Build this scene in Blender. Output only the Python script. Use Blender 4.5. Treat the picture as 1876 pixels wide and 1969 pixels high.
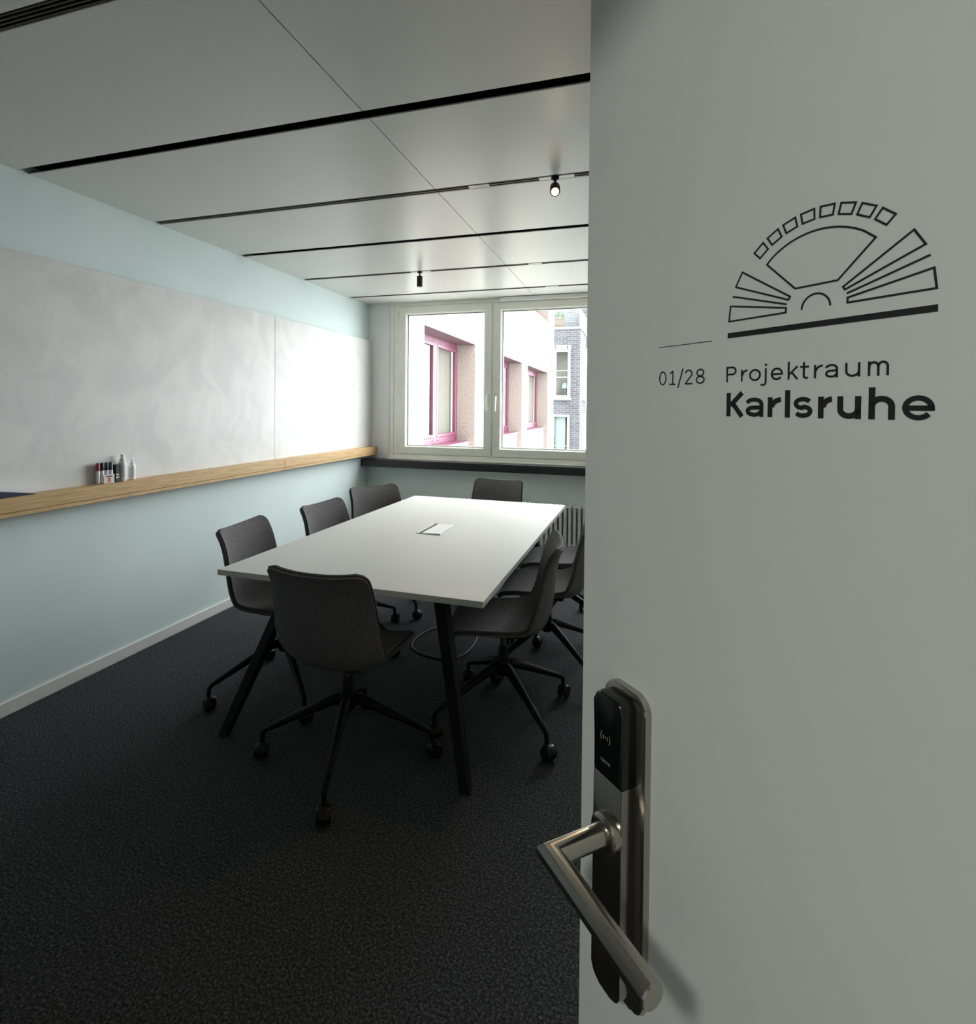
import bpy, bmesh, math, random
from mathutils import Vector, Matrix
random.seed(7)
for o in list(bpy.data.objects):
    bpy.data.objects.remove(o)
sc = bpy.context.scene
COL = sc.collection
PI = math.pi
R = math.radians

# ------------------------------------------------------------------ camera
H = 2.628          # ceiling height
W = 5.414          # window wall
RW = 3.75          # right wall
YAW, PIT, ROL = 0.2973, -0.0157, 0.0090
F_PX, CX_PX, CY_PX = 1040.8, 910.4, 799.7
fw = Vector((-math.sin(YAW)*math.cos(PIT), math.cos(YAW)*math.cos(PIT), math.sin(PIT)))
rt = Vector((math.cos(YAW), math.sin(YAW), 0))
up = rt.cross(fw)
r2 = rt*math.cos(ROL) + up*math.sin(ROL)
u2 = -rt*math.sin(ROL) + up*math.cos(ROL)
cd = bpy.data.cameras.new('camera')
cam = bpy.data.objects.new('camera', cd)
COL.objects.link(cam)
m = Matrix.Identity(4)
for i in range(3):
    m[i][0], m[i][1], m[i][2] = r2[i], u2[i], -fw[i]
m[0][3], m[1][3], m[2][3] = 2.8934, 0.0, 1.5
cam.matrix_world = m
cd.sensor_fit = 'VERTICAL'
cd.sensor_height = 36.0
cd.lens = F_PX/1969*36.0
cd.shift_x = (938-CX_PX)/1969
cd.shift_y = -(984.5-CY_PX)/1969
cd.clip_start = 0.02
cd.clip_end = 300
sc.camera = cam

# ------------------------------------------------------------------ world + exposure
SKY = 14.0
LAMP_CORRIDOR = 17.5
wd = bpy.data.worlds.new('sky'); sc.world = wd
wd.use_nodes = True
nt = wd.node_tree; nt.nodes.clear()
wo = nt.nodes.new('ShaderNodeOutputWorld'); bg = nt.nodes.new('ShaderNodeBackground')
tc = nt.nodes.new('ShaderNodeTexCoord'); sx = nt.nodes.new('ShaderNodeSeparateXYZ')
cr = nt.nodes.new('ShaderNodeValToRGB')
cr.color_ramp.elements[0].position = 0.0; cr.color_ramp.elements[0].color = (.84, .87, .90, 1)
cr.color_ramp.elements[1].position = 1.0; cr.color_ramp.elements[1].color = (.96, .99, 1, 1)
nt.links.new(tc.outputs['Generated'], sx.inputs[0]); nt.links.new(sx.outputs['Z'], cr.inputs[0])
nt.links.new(cr.outputs[0], bg.inputs[0]); bg.inputs[1].default_value = SKY
nt.links.new(bg.outputs[0], wo.inputs[0])
def portal(x0, x1, z0, z1, y):
    l = bpy.data.lights.new('window_portal', 'AREA'); l.shape = 'RECTANGLE'
    l.size = x1-x0; l.size_y = z1-z0; l.energy = 1
    l.cycles.is_portal = True
    o = bpy.data.objects.new('window_portal', l); COL.objects.link(o)
    o.location = ((x0+x1)/2, y, (z0+z1)/2)
    o.rotation_euler = (R(-90), 0, 0)      # faces -Y, into the room
    return o
portal(.2, 3.65, .93, 2.62, W+.33)
sc.view_settings.view_transform = 'Standard'
sc.view_settings.look = 'None'
sc.view_settings.gamma = 1
sc.view_settings.use_curve_mapping = False
sc.view_settings.exposure = 0.22
try:
    sc.cycles.use_denoising = True
    sc.cycles.max_bounces = 10
    sc.cycles.diffuse_bounces = 6
    sc.cycles.transparent_max_bounces = 16
    sc.cycles.sample_clamp_indirect = 6
except Exception:
    pass

# ------------------------------------------------------------------ materials
MATS = {}
def mat(name, col, rough=.6, metal=0, spec=.5, noise=None, bump=None, emis=None, coat=0, aniso=None, sheen=0):
    """noise=(scale, amount, detail)  bump=(scale, strength, distance)"""
    mt = bpy.data.materials.new(name); mt.use_nodes = True
    n = mt.node_tree; b = n.nodes['Principled BSDF']
    b.inputs['Base Color'].default_value = (*col, 1)
    b.inputs['Roughness'].default_value = rough
    b.inputs['Metallic'].default_value = metal
    b.inputs['Specular IOR Level'].default_value = spec
    if coat: b.inputs['Coat Weight'].default_value = coat
    if sheen:
        b.inputs['Sheen Weight'].default_value = sheen
    t = n.nodes.new('ShaderNodeTexCoord')
    if noise:
        ns = n.nodes.new('ShaderNodeTexNoise'); ns.inputs['Scale'].default_value = noise[0]
        ns.inputs['Detail'].default_value = noise[2] if len(noise) > 2 else 3
        n.links.new(t.outputs['Object'], ns.inputs['Vector'])
        mx = n.nodes.new('ShaderNodeMix'); mx.data_type = 'RGBA'
        a = noise[1]
        mx.inputs['A'].default_value = (*[c*(1-a) for c in col], 1)
        mx.inputs['B'].default_value = (*[min(1, c*(1+a)) for c in col], 1)
        mr = n.nodes.new('ShaderNodeMapRange'); mr.inputs['From Min'].default_value = .3; mr.inputs['From Max'].default_value = .7
        n.links.new(ns.outputs['Fac'], mr.inputs['Value']); n.links.new(mr.outputs[0], mx.inputs['Factor'])
        n.links.new(mx.outputs['Result'], b.inputs['Base Color'])
    if bump:
        nb = n.nodes.new('ShaderNodeTexNoise'); nb.inputs['Scale'].default_value = bump[0]; nb.inputs['Detail'].default_value = 3
        n.links.new(t.outputs['Object'], nb.inputs['Vector'])
        bp = n.nodes.new('ShaderNodeBump'); bp.inputs['Strength'].default_value = bump[1]; bp.inputs['Distance'].default_value = bump[2]
        n.links.new(nb.outputs['Fac'], bp.inputs['Height']); n.links.new(bp.outputs[0], b.inputs['Normal'])
    if emis:
        b.inputs['Emission Color'].default_value = (*emis[0], 1); b.inputs['Emission Strength'].default_value = emis[1]
    MATS[name] = mt
    return mt

mat('mint_wall', (.74, .85, .845), .75, noise=(3, .02), bump=(160, .12, .002))
mat('bounce_cut_wall', (.09, .10, .10), .8)  # dark tone for the unseen door wall, chosen to absorb bounce light
mat('sill_wall', (.86, .93, .92), .7)  # mint paint lightened here to stand in for weak bounce light
mat('white_wall', (.80, .81, .79), .7, bump=(160, .1, .002))
mat('reveal_paint', (.85, .86, .84), .6)
mat('frame_paint', (.91, .90, .82), .4, noise=(9, .03))
mat('gasket', (.02, .02, .02), .6)
mat('spacer_white', (.8, .8, .78), .5)
mat('black_matte', (.008, .008, .009), .55)
mat('black_satin', (.012, .012, .013), .35)
mat('black_gloss', (.004, .0045, .005), .18)
mat('black_shelf', (.014, .016, .017), .32)
mat('black_steel', (.006, .006, .006), .5, spec=.25)
mat('black_plastic', (.006, .006, .007), .35, spec=.4)
mat('chair_fabric', (.155, .147, .150), .95, spec=.2, noise=(150, .28, 5), bump=(500, .35, .0012))
mat('chair_piping', (.05, .05, .05), .7)
mat('table_white', (.72, .70, .665), .55, spec=.5, noise=(2, .01))
mat('table_edge', (.70, .70, .64), .5)
mat('board_white', (.80, .79, .77), .33, spec=.35)
mat('skirting_white', (.82, .82, .80), .45)
mat('door_paint', (.63, .68, .645), .55, noise=(2.2, .015), bump=(900, .06, .0006))
mat('sign_black', (.006, .007, .008), .6)
mat('track_black', (.006, .006, .006), .5)
mat('track_brown', (.035, .026, .022), .45)
mat('track_grey', (.30, .29, .27), .35, metal=.6)
mat('track_dull', (.045, .042, .04), .4, metal=.3)
mat('radiator_white', (.85, .87, .83), .4)
mat('blind_white', (.85, .85, .83), .5)
mat('bottle_white', (.92, .93, .93), .35)
mat('label_grey', (.78, .80, .81), .6)
mat('marker_red', (.35, .03, .04), .4); mat('marker_black', (.02, .012, .014), .4)
mat('marker_blue', (.015, .03, .06), .4); mat('marker_green', (.01, .07, .05), .4)
mat('marker_barrel', (.92, .92, .92), .4); mat('print_orange', (.75, .22, .12), .6); mat('print_navy', (.05, .06, .12), .6)
mat('navy_cover', (.008, .014, .06), .5)
mat('paper_white', (.85, .85, .83), .7)
mat('cable_grey', (.09, .09, .09), .45)
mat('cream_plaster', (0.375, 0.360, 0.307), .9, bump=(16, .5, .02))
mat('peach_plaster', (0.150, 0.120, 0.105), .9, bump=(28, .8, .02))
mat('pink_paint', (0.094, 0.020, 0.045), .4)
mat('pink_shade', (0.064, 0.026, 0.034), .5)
mat('curtain_beige', (.115, .104, .09), .9, noise=(30, .1))
mat('curtain_white', (.19, .205, .22), .9)
mat('curtain_teal', (.17, .215, .215), .9)
mat('bldg_white', (0.225, 0.225, 0.225), .7)
mat('cream_trim', (0.180, 0.158, 0.120), .7)
mat('interior_grey', (.24, .24, .215), .9, noise=(1.5, .2))
mat('wood_crate', (0.098, 0.068, 0.045), .8, noise=(14, .2))
mat('leaf_green', (0.038, 0.075, 0.030), .7)
mat('slat_grey', (0.120, 0.135, 0.146), .5)
mat('lamp_blue', (0.188, 0.255, 0.255), .6)
mat('ground_grey', (.34, .34, .33), .9, noise=(1, .1))
mat('lamp_glow', (1, .8, .5), .5, emis=((1, .60, .22), 4.5))
mat('panel_glow', (1, .97, .92), .5, emis=((1, .90, .76), 9))
mat('corridor_floor', (.05, .05, .055), .9)
mat('piston_grey', (.20, .20, .20), .3, metal=.8)

def steel():
    mt = mat('brushed_steel', (.46, .43, .385), .3, metal=1)
    n = mt.node_tree; b = n.nodes['Principled BSDF']
    t = n.nodes.new('ShaderNodeTexCoord'); mp = n.nodes.new('ShaderNodeMapping'); mp.inputs['Scale'].default_value = (40, 400, 1200)
    ns = n.nodes.new('ShaderNodeTexNoise'); ns.inputs['Scale'].default_value = 3
    n.links.new(t.outputs['Object'], mp.inputs[0]); n.links.new(mp.outputs[0], ns.inputs['Vector'])
    mr = n.nodes.new('ShaderNodeMapRange'); mr.inputs['To Min'].default_value = .15; mr.inputs['To Max'].default_value = .28
    n.links.new(ns.outputs['Fac'], mr.inputs['Value']); n.links.new(mr.outputs[0], b.inputs['Roughness'])
steel()
mat('chrome', (.85, .86, .85), .25, metal=.35)
mat('steel_case', (.34, .32, .29), .2, metal=1)

def carpet():
    mt = mat('carpet', (.03, .031, .033), .95, spec=.2)
    n = mt.node_tree; b = n.nodes['Principled BSDF']
    t = n.nodes.new('ShaderNodeTexCoord')
    ns = n.nodes.new('ShaderNodeTexNoise'); ns.inputs['Scale'].default_value = 130; ns.inputs['Detail'].default_value = 6; ns.inputs['Roughness'].default_value = .7
    n.links.new(t.outputs['Object'], ns.inputs['Vector'])
    cr = n.nodes.new('ShaderNodeValToRGB')
    cr.color_ramp.elements[0].position = .36; cr.color_ramp.elements[0].color = (.008, .0085, .0095, 1)
    cr.color_ramp.elements[1].position = .68; cr.color_ramp.elements[1].color = (.17, .175, .185, 1)
    e = cr.color_ramp.elements.new(.52); e.color = (.048, .050, .053, 1)
    n.links.new(ns.outputs['Fac'], cr.inputs[0]); n.links.new(cr.outputs[0], b.inputs['Base Color'])
    bp = n.nodes.new('ShaderNodeBump'); bp.inputs['Strength'].default_value = .8; bp.inputs['Distance'].default_value = .004
    n.links.new(ns.outputs['Fac'], bp.inputs['Height']); n.links.new(bp.outputs[0], b.inputs['Normal'])
carpet()

def ceiling_mat():
    mt = mat('ceiling_panel', (.62, .60, .57), .32, spec=.5)
    n = mt.node_tree; b = n.nodes['Principled BSDF']
    t = n.nodes.new('ShaderNodeTexCoord')
    w = n.nodes.new('ShaderNodeTexWave'); w.wave_type = 'BANDS'; w.bands_direction = 'X'; w.inputs['Scale'].default_value = 95
    w2 = n.nodes.new('ShaderNodeTexWave'); w2.wave_type = 'BANDS'; w2.bands_direction = 'Y'; w2.inputs['Scale'].default_value = 95
    for k in (w, w2): n.links.new(t.outputs['Object'], k.inputs['Vector'])
    mu = n.nodes.new('ShaderNodeMath'); mu.operation = 'MULTIPLY'
    n.links.new(w.outputs['Fac'], mu.inputs[0]); n.links.new(w2.outputs['Fac'], mu.inputs[1])
    mx = n.nodes.new('ShaderNodeMix'); mx.data_type = 'RGBA'
    mx.inputs['A'].default_value = (.77, .755, .73, 1); mx.inputs['B'].default_value = (.63, .62, .60, 1)
    n.links.new(mu.outputs[0], mx.inputs['Factor']); n.links.new(mx.outputs['Result'], b.inputs['Base Color'])
ceiling_mat()

def wood():
    mt = mat('oak', (.42, .27, .12), .45)
    n = mt.node_tree; b = n.nodes['Principled BSDF']
    t = n.nodes.new('ShaderNodeTexCoord'); mp = n.nodes.new('ShaderNodeMapping'); mp.inputs['Scale'].default_value = (30, 1.6, 30)
    ns = n.nodes.new('ShaderNodeTexNoise'); ns.inputs['Scale'].default_value = 4; ns.inputs['Detail'].default_value = 6; ns.inputs['Distortion'].default_value = .6
    n.links.new(t.outputs['Object'], mp.inputs[0]); n.links.new(mp.outputs[0], ns.inputs['Vector'])
    cr = n.nodes.new('ShaderNodeValToRGB')
    cr.color_ramp.elements[0].position = .3; cr.color_ramp.elements[0].color = (.50, .31, .13, 1)
    cr.color_ramp.elements[1].position = .7; cr.color_ramp.elements[1].color = (.68, .46, .23, 1)
    n.links.new(ns.outputs['Fac'], cr.inputs[0]); n.links.new(cr.outputs[0], b.inputs['Base Color'])
wood()

def board_mat():
    # wiped smears on the board: faint marks of residue (colour + gloss)
    mt = MATS['board_white']; n = mt.node_tree; b = n.nodes['Principled BSDF']
    t = n.nodes.new('ShaderNodeTexCoord'); mp = n.nodes.new('ShaderNodeMapping'); mp.inputs['Scale'].default_value = (1, 1.3, 1.0); mp.inputs['Rotation'].default_value = (.9, 0, 0)
    ns = n.nodes.new('ShaderNodeTexNoise'); ns.inputs['Scale'].default_value = 3.2; ns.inputs['Detail'].default_value = 5; ns.inputs['Distortion'].default_value = 1.2
    n.links.new(t.outputs['Object'], mp.inputs[0]); n.links.new(mp.outputs[0], ns.inputs['Vector'])
    cr = n.nodes.new('ShaderNodeValToRGB')
    cr.color_ramp.elements[0].position = .40; cr.color_ramp.elements[0].color = (.77, .765, .755, 1)
    cr.color_ramp.elements[1].position = .62; cr.color_ramp.elements[1].color = (.70, .70, .695, 1)
    n.links.new(ns.outputs['Fac'], cr.inputs[0]); n.links.new(cr.outputs[0], b.inputs['Base Color'])
    mr = n.nodes.new('ShaderNodeMapRange'); mr.inputs['To Min'].default_value = .42; mr.inputs['To Max'].default_value = .6
    n.links.new(ns.outputs['Fac'], mr.inputs['Value']); n.links.new(mr.outputs[0], b.inputs['Roughness'])
board_mat()

def brick():
    mt = mat('dark_brick', (.12, .12, .13), .85)
    n = mt.node_tree; b = n.nodes['Principled BSDF']
    t = n.nodes.new('ShaderNodeTexCoord'); sp = n.nodes.new('ShaderNodeSeparateXYZ'); cb = n.nodes.new('ShaderNodeCombineXYZ')
    ad = n.nodes.new('ShaderNodeMath'); ad.operation = 'ADD'
    n.links.new(t.outputs['Object'], sp.inputs[0]); n.links.new(sp.outputs['X'], ad.inputs[0]); n.links.new(sp.outputs['Y'], ad.inputs[1])
    n.links.new(ad.outputs[0], cb.inputs[0]); n.links.new(sp.outputs['Z'], cb.inputs[1])
    br = n.nodes.new('ShaderNodeTexBrick'); br.inputs['Scale'].default_value = 1
    br.inputs['Brick Width'].default_value = .25; br.inputs['Row Height'].default_value = .077; br.inputs['Mortar Size'].default_value = .009
    br.inputs['Color1'].default_value = (.046, .046, .052, 1); br.inputs['Color2'].default_value = (.024, .024, .029, 1); br.inputs['Mortar'].default_value = (.09, .09, .094, 1)
    n.links.new(cb.outputs[0], br.inputs['Vector']); n.links.new(br.outputs['Color'], b.inputs['Base Color'])
brick()

def glass():
    mt = bpy.data.materials.new('window_glass'); mt.use_nodes = True
    n = mt.node_tree; n.nodes.clear()
    o = n.nodes.new('ShaderNodeOutputMaterial'); mx = n.nodes.new('ShaderNodeMixShader')
    tr = n.nodes.new('ShaderNodeBsdfTransparent'); tr.inputs[0].default_value = (.965, .975, .97, 1)
    gl = n.nodes.new('ShaderNodeBsdfGlossy'); gl.inputs['Roughness'].default_value = .02
    fr = n.nodes.new('ShaderNodeFresnel'); fr.inputs[0].default_value = 1.45
    # reflect on the entry face only, so the thin pane never reflects totally from inside
    ge = n.nodes.new('ShaderNodeNewGeometry'); inv = n.nodes.new('ShaderNodeMath'); inv.operation = 'SUBTRACT'; inv.inputs[0].default_value = 1
    n.links.new(ge.outputs['Backfacing'], inv.inputs[1]); mu = n.nodes.new('ShaderNodeMath'); mu.operation = 'MULTIPLY'
    n.links.new(fr.outputs[0], mu.inputs[0]); n.links.new(inv.outputs[0], mu.inputs[1])
    n.links.new(mu.outputs[0], mx.inputs[0]); n.links.new(tr.outputs[0], mx.inputs[1]); n.links.new(gl.outputs[0], mx.inputs[2])
    n.links.new(mx.outputs[0], o.inputs[0]); MATS['window_glass'] = mt
    m2 = mt.copy(); m2.name = 'clear_plastic'; MATS['clear_plastic'] = m2
glass()

# ------------------------------------------------------------------ helpers
def obj(name, bm, m, parent=None, smooth=False, **props):
    me = bpy.data.meshes.new(name)
    bmesh.ops.recalc_face_normals(bm, faces=bm.faces[:])
    bm.to_mesh(me); bm.free()
    if smooth:
        for p in me.polygons: p.use_smooth = True
        if smooth != 'all':
            try: me.set_sharp_from_angle(angle=R(40))
            except Exception: pass
    if isinstance(m, (list, tuple)):
        for k in m: me.materials.append(MATS[k])
    else:
        me.materials.append(MATS[m])
    o = bpy.data.objects.new(name, me); COL.objects.link(o)
    if parent: o.parent = parent
    for k, v in props.items(): o[k] = v
    return o
def empty(name, loc=(0, 0, 0), rz=0, **props):
    o = bpy.data.objects.new(name, None); COL.objects.link(o)
    o.location = loc; o.rotation_euler = (0, 0, rz); o.empty_display_size = .05
    for k, v in props.items(): o[k] = v
    return o
def bx(bm, x0, x1, y0, y1, z0, z1, bev=0, seg=1, M=None):
    vs = [bm.verts.new((x, y, z)) for x in (x0, x1) for y in (y0, y1) for z in (z0, z1)]
    fs = [(0, 1, 3, 2), (4, 6, 7, 5), (0, 4, 5, 1), (2, 3, 7, 6), (0, 2, 6, 4), (1, 5, 7, 3)]
    ff = [bm.faces.new([vs[i] for i in f]) for f in fs]
    if M is not None:
        for v in vs: v.co = M @ v.co
    if bev:
        es = list({e for f in ff for e in f.edges})
        bmesh.ops.bevel(bm, geom=es, offset=bev, segments=seg, affect='EDGES', profile=.5)
def box(name, x0, x1, y0, y1, z0, z1, m, parent=None, bev=0, seg=1, smooth=False, **pr):
    bm = bmesh.new(); bx(bm, x0, x1, y0, y1, z0, z1, bev, seg)
    return obj(name, bm, m, parent, smooth=smooth, **pr)
def frame_basis(d):
    d = d.normalized(); a = Vector((0, 0, 1)) if abs(d.z) < .9 else Vector((1, 0, 0))
    s = d.cross(a).normalized(); return s, s.cross(d).normalized()
def tube(bm, pts, rad, n=12, cap=True, closed=False, flat=1.0):
    pts = [Vector(p) for p in pts]; N = len(pts)
    rs = rad if isinstance(rad, (list, tuple)) else [rad]*N
    rings = []; prev = None
    for i, p in enumerate(pts):
        if closed: d = (pts[(i+1) % N]-pts[i-1]).normalized()
        elif i == 0: d = (pts[1]-p).normalized()
        elif i == N-1: d = (p-pts[i-1]).normalized()
        else: d = ((pts[i+1]-p).normalized()+(p-pts[i-1]).normalized()).normalized()
        if prev is None: s, t = frame_basis(d)
        else:
            s = prev - d*prev.dot(d); s.normalize(); t = s.cross(d).normalized()
        prev = s
        rings.append([bm.verts.new(p + (s*math.cos(2*PI*k/n) + t*math.sin(2*PI*k/n)*flat)*rs[i]) for k in range(n)])
    M = N if closed else N-1
    for i in range(M):
        a, b = rings[i], rings[(i+1) % N]
        for k in range(n): bm.faces.new((a[k], a[(k+1) % n], b[(k+1) % n], b[k]))
    if cap and not closed:
        bm.faces.new(rings[0][::-1]); bm.faces.new(rings[-1])
def cyl(bm, a, b, r0, r1=None, n=20):
    tube(bm, [a, b], [r0, r0 if r1 is None else r1], n)
def lathe(bm, prof, n=20, c=(0, 0, 0)):
    rings = [[bm.verts.new((c[0]+r*math.cos(2*PI*k/n), c[1]+r*math.sin(2*PI*k/n), c[2]+z)) for k in range(n)] for r, z in prof]
    for a, b in zip(rings, rings[1:]):
        for k in range(n): bm.faces.new((a[k], a[(k+1) % n], b[(k+1) % n], b[k]))
    bm.faces.new(rings[0][::-1]); bm.faces.new(rings[-1])
def prism(bm, poly, h0, h1, M=None, bev=0, seg=2):
    """polygon in local XY extruded between z=h0..h1, then M"""
    a = [bm.verts.new((x, y, h0)) for x, y in poly]; b = [bm.verts.new((x, y, h1)) for x, y in poly]
    n = len(poly)
    f1 = bm.faces.new(a[::-1]); f2 = bm.faces.new(b)
    for k in range(n): bm.faces.new((a[k], a[(k+1) % n], b[(k+1) % n], b[k]))
    if bev: bmesh.ops.bevel(bm, geom=list(f2.edges), offset=bev, segments=seg, affect='EDGES', profile=.5)
    if M is not None:
        for v in list(bm.verts): v.co = M @ v.co
def rrect(x0, x1, y0, y1, r, n=6):
    P = []
    for cx, cy, a0 in ((x1-r, y1-r, 0), (x0+r, y1-r, 90), (x0+r, y0+r, 180), (x1-r, y0+r, 270)):
        for k in range(n+1):
            a = R(a0+90*k/n); P.append((cx+r*math.cos(a), cy+r*math.sin(a)))
    return P
def catmull(P, per=4):
    out = []; n = len(P)
    for i in range(n-1):
        p0 = P[max(i-1, 0)]; p1 = P[i]; p2 = P[i+1]; p3 = P[min(i+2, n-1)]
        for k in range(per):
            t = k/per
            out.append(tuple(.5*((2*b)+(-a+c)*t+(2*a-5*b+4*c-d)*t*t+(-a+3*b-3*c+d)*t**3) for a, b, c, d in zip(p0, p1, p2, p3)))
    out.append(tuple(P[-1])); return out
def copy_tree(o, parent=None):
    c = o.copy(); COL.objects.link(c)
    if parent: c.parent = parent
    for ch in list(o.children):
        copy_tree(ch, c)
    return c

# ------------------------------------------------------------------ setting: floor, walls
box('floor', -.02, RW+.02, -.12, W+.02, -.1, 0, 'carpet', kind='structure')
box('wall_left', -.15, 0, -.12, W+.02, 0, 2.8, 'mint_wall', kind='structure')
box('wall_right', RW, RW+.15, -.12, W+.02, 0, 2.8, 'white_wall', kind='structure')  # unseen side, white assumed so it bounces window light back
box('baseboard_left', 0, .012, .0, W, 0, .068, 'skirting_white', kind='structure', bev=.002)
box('baseboard_right', RW-.012, RW, .0, W, 0, .068, 'skirting_white', kind='structure', bev=.002)
# window wall: below, above, side reveals
bm = bmesh.new()
bx(bm, 0, RW, W, W+.32, -.1, .936)
bx(bm, 0, RW, W+.09, W+.32, 2.615, 2.9)
obj('wall_window', bm, 'sill_wall', kind='structure')
bm = bmesh.new()
bx(bm, 0, .272, W, W+.32, .936, H+.06)
bx(bm, 3.62, RW, W, W+.32, .936, H+.06)
obj('trim_1', bm, 'reveal_paint', kind='structure')
box('trim_2', .235, .262, W-.006, W+.002, .94, H, 'reveal_paint', kind='structure', bev=.002)
# unseen door wall with the opening, darkened to cut bounce on chairs and floor
bm = bmesh.new()
bx(bm, -.02, 2.50, -.14, -.02, 0, 2.8)
bx(bm, 3.52, RW+.02, -.14, -.02, 0, 2.8)
bx(bm, 2.50, 3.52, -.14, -.02, 2.22, 2.8)
obj('wall_door', bm, 'bounce_cut_wall', kind='structure')
bm = bmesh.new()
bx(bm, 2.47, 2.51, -.15, -.01, 0, 2.25)
bx(bm, 3.51, 3.55, -.15, -.05, 0, 2.25)
bx(bm, 2.47, 3.55, -.15, -.05, 2.21, 2.25)
obj('trim_3', bm, 'door_paint', kind='structure')

# corridor behind the viewpoint
CY0 = -1.95
box('floor_corridor', .2, 6.2, CY0, -.12, -.1, 0, 'corridor_floor', kind='structure')
box('wall_corridor', .2, 6.2, CY0-.1, CY0, 0, 2.7, 'white_wall', kind='structure')
bm = bmesh.new()
bx(bm, .1, .2, CY0, -.14, 0, 2.7); bx(bm, 6.2, 6.3, CY0, -.14, 0, 2.7)
bx(bm, RW+.02, 6.2, -.14, -.02, 0, 2.7)
obj('wall_corridor_ends', bm, 'white_wall', kind='structure')
box('ceiling_corridor', .1, 6.3, CY0-.1, -.14, 2.6, 2.7, 'white_wall', kind='structure')
for i, (x, lb) in enumerate(((.5, 'assumed round downlight, unseen, at the left end of the corridor ceiling outside the room'), (2.35, 'assumed round downlight, unseen, in the corridor ceiling closest to the doorway'))):  # unseen lamps, placed to light the door face but not the chairs
    t = empty('unseen_ceiling_light', (x, -1.05, 2.6), label=lb, category='ceiling light', group='unseen corridor downlights')
    bm = bmesh.new(); lathe(bm, [(.10, 0), (.10, -.012), (.088, -.016), (.088, -.006)], 24); obj('lamp_rim', bm, 'track_grey', t, smooth=True)
    bm = bmesh.new(); cyl(bm, (0, 0, -.004), (0, 0, -.011), .085, n=24); obj('diffuser', bm, 'panel_glow', t)
    l = bpy.data.lights.new('downlight', 'AREA'); l.shape = 'DISK'; l.size = .30; l.energy = LAMP_CORRIDOR; l.color = (1, .98, .93)
    lo = bpy.data.objects.new('downlight', l); COL.objects.link(lo); lo.parent = t; lo.location = (0, 0, -.02)

# ------------------------------------------------------------------ ceiling
ceil = box('ceiling', -.02, RW+.02, -.12, W+.02, H+.045, H+.15, 'track_black', kind='structure')
G = [.385, 1.14, 1.895, 2.66, 3.41, 4.20, 5.02]
edges = [(-.02, G[0]-.027)] + [(G[i]+.027, G[i+1]-.027) for i in range(6)] + [(G[6]+.027, W-.002)]
for a, b in edges:
    for x0, x1 in ((.003, 1.8625), (1.8665, RW-.003)):
        bm = bmesh.new(); bx(bm, x0, x1, a, b, H, H+.006, .0012)
        obj('ceiling_panel', bm, 'ceiling_panel', ceil)
# slot rails in every second groove, plain dark inlays in the others
def rail(y, label, covers, ribs):
    t = empty('ceiling_track', (0, y, H), label=label, category='track', group=None) if False else empty('ceiling_track', (0, y, H), label=label, category='track')
    box('channel', .02, RW-.02, -.026, .026, .012 if ribs else .032, .0445, 'track_black', t)
    for yy, w, mm in ribs:
        box('profile', .02, RW-.02, yy-w/2, yy+w/2, .0, .014, mm, t, bev=.0012)
    for x0, x1 in covers:
        box('cover_plate', x0, x1, -.016, .018, -.0012, .012, 'track_grey', t, bev=.001)
    return t
ribs3 = [(-.020, .006, 'track_brown'), (-.007, .006, 'track_brown'), (.006, .006, 'track_brown'), (.019, .006, 'track_brown')]
rail(G[1], 'nearest black ceiling slot rail with brown ribs, above the whiteboard at top left', [], ribs3)
rail(G[3], 'black ceiling slot rail with grey cover plates carrying the lit spotlight', [(2.04, 2.149), (2.404, 2.576), (2.83, 2.98), (3.25, 3.4)],
     [(-.020, .006, 'track_dull'), (.0, .009, 'track_dull'), (.021, .006, 'track_grey')])
rail(G[5], 'black ceiling slot rail carrying the small unlit black spotlight', [(1.046, 1.222), (2.043, 2.15), (2.9, 3.05)],
     [(-.020, .005, 'track_dull'), (.0, .007, 'track_dull'), (.021, .005, 'track_dull')])
t = rail(G[2], 'plain black ceiling groove between the nearest rail and the rail of the lit spotlight', [], [])
t = rail(G[4], 'plain black ceiling groove between the two rails that carry spotlights', [], [])
t = rail(G[6], 'thin black ceiling groove closest to the window with one small pale plate', [(2.04, 2.16)], [])
rail(G[0], 'black ceiling groove above the doorway', [], [])

# spotlights
def spot(x, y, tilt_dir, lit, label):
    t = empty('spotlight', (x, y, H), label=label, category='spotlight', group='spotlights on the ceiling rails')
    bm = bmesh.new(); lathe(bm, [(.020, 0), (.020, -.010), (.012, -.014)], 16); obj('base', bm, 'black_matte', t, smooth=True)
    bm = bmesh.new(); cyl(bm, (0, 0, -.010), (0, 0, -.038), .0065, n=12)
    lathe(bm, [(.0065, -.036), (.010, -.039), (.010, -.047), (.0065, -.050)], 12); obj('stem', bm, 'black_matte', t, smooth=True)
    d = Vector(tilt_dir).normalized(); c = Vector((0, 0, -.050))
    a = c - d*.012; b = c + d*.075
    bm = bmesh.new(); tube(bm, [a, a+d*.003, b-d*.002, b], [.0215, .024, .024, .0225], 24); h = obj('lamp_head', bm, 'black_matte', t, smooth=True)
    bm = bmesh.new(); tube(bm, [b-d*.004, b+d*.0015], [.0185, .0185], 20)
    obj('lens', bm, 'lamp_glow' if lit else 'track_dull', h)
    if lit:
        l = bpy.data.lights.new('spot_bulb', 'SPOT'); l.energy = 14; l.color = (1, .72, .42); l.spot_size = R(100); l.spot_blend = .6; l.shadow_soft_size = .02
        lo = bpy.data.objects.new('spot_bulb', l); COL.objects.link(lo); lo.parent = t; lo.location = b + d*.006
        lo.rotation_mode = 'QUATERNION'; lo.rotation_quaternion = d.to_track_quat('-Z', 'Y')
    return t
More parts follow.
